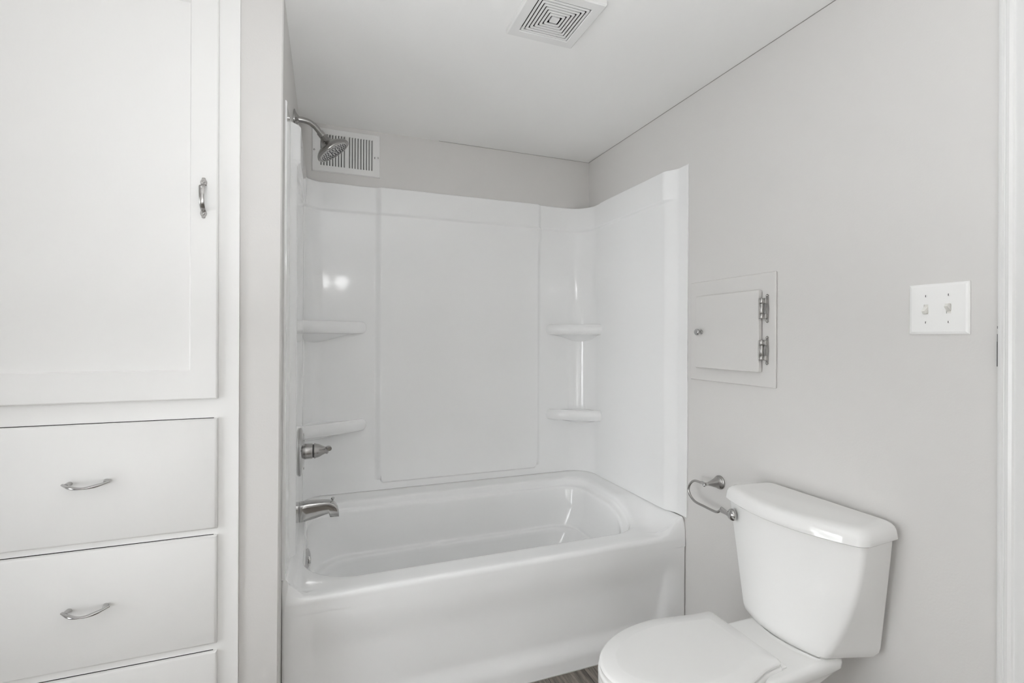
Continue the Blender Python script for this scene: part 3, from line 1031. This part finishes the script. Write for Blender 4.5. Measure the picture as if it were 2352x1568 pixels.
# bowl and pedestal: rim outline shrinking down to the foot
def bowl_loop(z, f):
    """f: 0 at the rim, 1 at the foot"""
    xf = 0.668 + 0.16 * sstep(0.05, 0.8, f)
    xb = 1.12 + 0.18 * f
    hw = 0.165 - 0.065 * sstep(0.0, 0.75, f)
    pts = []
    n = 72
    for k in range(n):
        an = 2 * math.pi * k / n
        cx = (xf + xb) / 2
        ca, sa = math.cos(an), math.sin(an)
        ex = 0.86
        pts.append((cx + (xb - xf) / 2 * math.copysign(abs(ca) ** ex, ca), TC + 0.006 + hw * math.copysign(abs(sa) ** ex, sa), H + z))
    return pts
bm = B()
zr, zfoot = -0.884, -H + 0.0005
lp = [(zr, 0.0), (zr - .03, 0.0), (zr - .06, 0.04), (zr - .12, 0.25), (zr - .20, 0.55), (zr - .30, 0.85), (zfoot + .03, 1.0), (zfoot, 0.97)]
skin_loops(bm, [bowl_loop(z, f) for z, f in lp], True, True)
obj('bowl', bm, M['china'], toi, angle=60)

# rear deck of the bowl that carries the tank: slab with flared front and curved underside
def deck_loop(ins, z, xmax=1.335):
    xf, xb = 1.05, xmax
    L = []
    for x, y, r in ((xf, -0.146, 0.03), (xb, -0.138, 0.030), (xb, 0.106, 0.030), (xf, 0.110, 0.03)):
        cx, cyy = x + (r if x == xf else -r), y + (r if y < 0 else -r)
        a0 = {(True, True): 180, (False, True): 270, (False, False): 0, (True, False): 90}[(x == xf, y < 0)]
        for k in range(9):
            an = math.radians(a0 + 90 * k / 8)
            L.append((cx + (r - ins) * math.cos(an), TC + 0.002 + cyy + (r - ins) * math.sin(an), H + z))
    return L
bm = B()
L = [deck_loop(0.016, -0.8690), deck_loop(0.007, -0.8700), deck_loop(0.002, -0.874), deck_loop(0.0, -0.880), deck_loop(0.0, -0.894, 1.334), deck_loop(0.006, -0.904, 1.318), deck_loop(0.014, -0.93, 1.27), deck_loop(0.022, -0.97, 1.22)]
skin_loops(bm, L, True, True)
# flared cove rising from the deck to the tank foot
cove = []
for q in range(7):
    f = q / 6
    ins = 0.020 * (1 - f) ** 2
    hb = 0.100
    cove.append(tank_loop(-0.8695 + 0.0028 * f * f * 1.0, hb, 0.122 + ins * .5, 1.290, 1.252 - ins, 1.224 - ins * 1.6, 0.02, hfar=0.100))
skin_loops(bm, cove)
obj('rear_deck', bm, M['china'], toi, angle=50)
for s in (-1, 1):
    bm = B()
    yc = TC + 0.018 + s * 0.112
    box(bm, 1.100, 1.1425, yc - 0.017, yc + 0.017, H - 0.8705, H - 0.8640, 0.003, 3)
    obj('hinge_cap', bm, M['seat'], toi, wn=True)

# ------------------------------------------------------------------ toilet paper holder
t = thing('toilet_paper_holder', 'empty brushed nickel toilet paper holder with an open wire arm beside the tank', 'toilet paper holder', (XR, 1.505, H - 0.562))
pb = (XR - .0005, 1.5055, H - 0.561)
bm = B()
lathe(bm, [(0.0, 0.0268), (0.003, 0.0268), (0.0055, 0.0255), (0.0065, 0.0235), (0.0075, 0.0240), (0.0100, 0.0240), (0.0120, 0.0215), (0.022, 0.0180), (0.034, 0.0138), (0.046, 0.0100), (0.056, 0.0074), (0.060, 0.0064), (0.061, 0.0)], pb, (-1, 0, 0), 40)
obj('wall_post', bm, M['nickel'], t)
px = XR - 0.066
bm = B()
lathe(bm, [(-0.006, 0.0), (-0.006, 0.0060), (-0.003, 0.0068), (0.003, 0.0068), (0.006, 0.0060), (0.006, 0.0)], (px, pb[1], pb[2]), (-1, 0, 0), 20)
ico(bm, (px - .011, pb[1], pb[2] - .003), 0.0062, 3)
obj('pivot', bm, M['satin'], t)
bm = B()
yy, zz = pb[1], pb[2]
wp = spline([(px, yy + .008, zz - .002), (px, yy +0.0353, zz -0.0027), (px, yy +0.0669, zz -0.0055), (px, yy +0.0893, zz -0.0228), (px, yy +0.1005, zz -0.0481), (px, yy +0.0890, zz -0.0717), (px, yy +0.0615, zz -0.0868), (px, yy +0.0111, zz -0.0899), (px, yy -0.0457, zz -0.0909), (px, yy -0.0654, zz -0.0825), (px, yy -0.0772, zz -0.0706)], 6)
tube(bm, wp, 0.0047, 16)
ico(bm, wp[-1], 0.0052, 2)
obj('wire_arm', bm, M['nickel'], t)
bm = B()
tube(bm, [(px, yy + .002, zz - .002), (px, yy + .026, zz - .0012)], [0.0062, 0.0058], 16)
obj('ferrule', bm, M['satin'], t)

# ------------------------------------------------------------------ built-in linen cabinet
cab = thing('linen_cabinet', 'white painted built-in linen cabinet with one tall door above wide drawers', 'cabinet', ((CX0 + CX1) / 2, CF, 0.0))
DX0, DX1 = -0.860, -0.2835      # door and drawer edges
rows = [(-0.176, 0.985), (-0.540, -0.231), (-0.862, -0.559), (-1.185, -0.884)]   # door, then drawers, relative heights
DTH = 0.013                      # how far fronts stand proud of the face frame
bm = B()
fy0, fy1 = CF, CF + 0.019
zt = ZC - 0.001
gap = 0.010                      # openings are smaller than the fronts on the sides and bottom
def fr(x0, x1, z0, z1): box(bm, x0, x1, fy0, fy1, z0, z1)
fr(CX0, DX0 + gap, 0.0, zt)
fr(DX1 - gap, CX1, 0.0, zt)
tops = [H + r[1] for r in rows]
bots = [H + r[0] for r in rows]
fr(DX0 + gap, DX1 - gap, tops[0] - gap, zt)
for i in range(3):
    up_open = tops[i + 1] + 0.0018          # slot left above each drawer front
    fr(DX0 + gap, DX1 - gap, up_open, bots[i] + gap)
fr(DX0 + gap, DX1 - gap, 0.0, bots[3] + gap)
obj('face_frame', bm, M['cab'], cab, smooth=False)
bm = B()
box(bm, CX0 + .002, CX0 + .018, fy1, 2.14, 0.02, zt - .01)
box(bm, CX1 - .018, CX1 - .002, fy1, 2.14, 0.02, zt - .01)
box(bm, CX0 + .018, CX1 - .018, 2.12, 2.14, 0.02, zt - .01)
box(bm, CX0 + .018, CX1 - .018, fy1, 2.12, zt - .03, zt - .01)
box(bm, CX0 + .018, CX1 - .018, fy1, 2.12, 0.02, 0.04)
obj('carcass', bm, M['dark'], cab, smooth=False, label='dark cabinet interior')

# door: frame with a recessed flat panel
def shaker(bm, x0, x1, z0, z1, yf, yb, st, rail_b, rail_t, rec):
    X = [x0, x0 + st, x1 - st, x1]
    Z = [z0, z0 + rail_b, z1 - rail_t, z1]
    e = 0.004
    def R(a, b, c, d, y): return [(a, y, c), (b, y, c), (b, y, d), (a, y, d)]
    skin_loops(bm, [R(x0, x1, z0, z1, yb), R(x0, x1, z0, z1, yf + e), R(x0 + e * .35, x1 - e * .35, z0 + e * .35, z1 - e * .35, yf + e * .35), R(x0 + e, x1 - e, z0 + e, z1 - e, yf),
                    R(X[1] - .001, X[2] + .001, Z[1] - .001, Z[2] + .001, yf), R(X[1], X[2], Z[1], Z[2], yf + .001), R(X[1] + .003, X[2] - .003, Z[1] + .003, Z[2] - .003, yf + rec)], True, True)
bm = B()
shaker(bm, DX0, DX1, bots[0], tops[0], CF - DTH, CF - .0005, 0.066, 0.080, 0.062, 0.006)
door = obj('cabinet_door', bm, M['cab'], cab, angle=25)

# arched strap pull on the door stile
bm = B()
hx, yF = -0.3185, CF - DTH
hz = H + 0.384
path_ = [(-0.0400, 0.0010), (-0.0360, 0.004), (-0.0310, 0.013), (-0.0220, 0.0205), (-0.008, 0.0245), (0.008, 0.0250), (0.020, 0.0225), (0.0270, 0.0195), (0.0300, 0.0150), (0.0315, 0.0060), (0.0345, 0.0010)]
path_ = spline(path_, 5)
L = []
for k, (dz, dy) in enumerate(path_):
    q = dz / 0.036
    w = 0.0062 + 0.0020 * max(0.0, q) ** 1.5
    p = Vector((hx, yF - dy, hz + dz))
    j0, j1 = max(0, k - 1), min(len(path_) - 1, k + 1)
    tz, ty = path_[j1][0] - path_[j0][0], -(path_[j1][1] - path_[j0][1])
    ln = math.hypot(tz, ty)
    nv = Vector((0, -tz / ln, ty / ln))
    L.append([p + Vector((-w, 0, 0)), p + Vector((-w * .7, 0, 0)) + nv * .0014, p + Vector((w * .7, 0, 0)) + nv * .0014, p + Vector((w, 0, 0)), p + Vector((w * .7, 0, 0)) - nv * .0006, p + Vector((-w * .7, 0, 0)) - nv * .0006])
skin_loops(bm, L, True, True)
for s, zz_ in ((1, 0.044), (-1, -0.046)):
    # stepped foot plate with a pointed tip, then its screw
    fp_ = [(-.0070, -.0090), (.0070, -.0090), (.0085, -.002), (.0070, .0035), (.0048, .0060), (.0048, .0095), (.0026, .0115), (-.0026, .0115), (-.0048, .0095), (-.0048, .0060), (-.0070, .0035), (-.0085, -.002)]
    A = [(hx + a, yF - .0002, hz + zz_ + s * b) for a, b in fp_]
    C_ = [(hx + a * .86, yF - .0026, hz + zz_ + s * b * .9) for a, b in fp_]
    skin_loops(bm, [A, C_], True, True)
    lathe(bm, [(0.002, 0.0042), (0.0036, 0.0040), (0.0048, 0.0026), (0.0051, 0.0)], (hx, yF, hz + zz_ - s * .001), (0, -1, 0), 18)
lathe(bm, [(0.019, 0.0040), (0.0225, 0.0040), (0.0235, 0.0028), (0.0238, 0.0)], (hx - .001, yF, hz + 0.0245), (0, -1, 0), 18)
obj('door_handle', bm, M['nickel'], door, angle=40, label='arched chrome door pull')

def drawer_front(z0, z1):
    bm = B()
    def R(i, y): return [(DX0 + i, y, z0 + i), (DX1 - i, y, z0 + i), (DX1 - i, y, z1 - i), (DX0 + i, y, z1 - i)]
    yf = CF - DTH
    skin_loops(bm, [R(0, CF - .0006), R(0, yf + .0065), R(.0012, yf + .0040), R(.0035, yf + .0015), R(.0070, yf)], True, True)
    return bm
def drawer_pull(z):
    bm = B()
    cx, yf = -0.5745, CF - DTH
    hl = 0.0485
    # bow drops and swells towards its tips
    pts = []
    for k in range(29):
        q = -1 + 2 * k / 28
        pts.append((cx + q * hl, yf - 0.0115 - 0.0245 * (1 - q * q), z + .0012 - 0.0070 * (1 - q * q)))
    rad = [0.0037 + 0.0020 * math.sin(math.pi * min(1.0, abs(-1 + 2 * k / 28) * 1.0)) ** 2 + 0.0004 * abs(-1 + 2 * k / 28) ** 6 for k in range(29)]
    tube(bm, pts, rad, 16, flat=0.72, up=(0, 0, 1))
    for s in (-1, 1):
        x = cx + s * 0.0385
        L = []
        for dy, hw, hh in ((0.0, 0.0068, 0.0056), (0.003, 0.0066, 0.0052), (0.008, 0.0064, 0.0044), (0.015, 0.0060, 0.0032)):
            L.append([(x + s * dy * .25 + hw * math.cos(2 * math.pi * k / 20), yf + .0002 - dy, z + hh * math.sin(2 * math.pi * k / 20)) for k in range(20)])
        skin_loops(bm, L, True, True)
    return bm
for i in range(1, 4):
    d = obj('drawer', drawer_front(bots[i], tops[i]), M['cab'], cab, angle=40)
    obj('drawer_pull', drawer_pull((bots[i] + tops[i]) / 2 + 0.005), M['satin'], d, angle=50, label='bowed satin chrome pull')
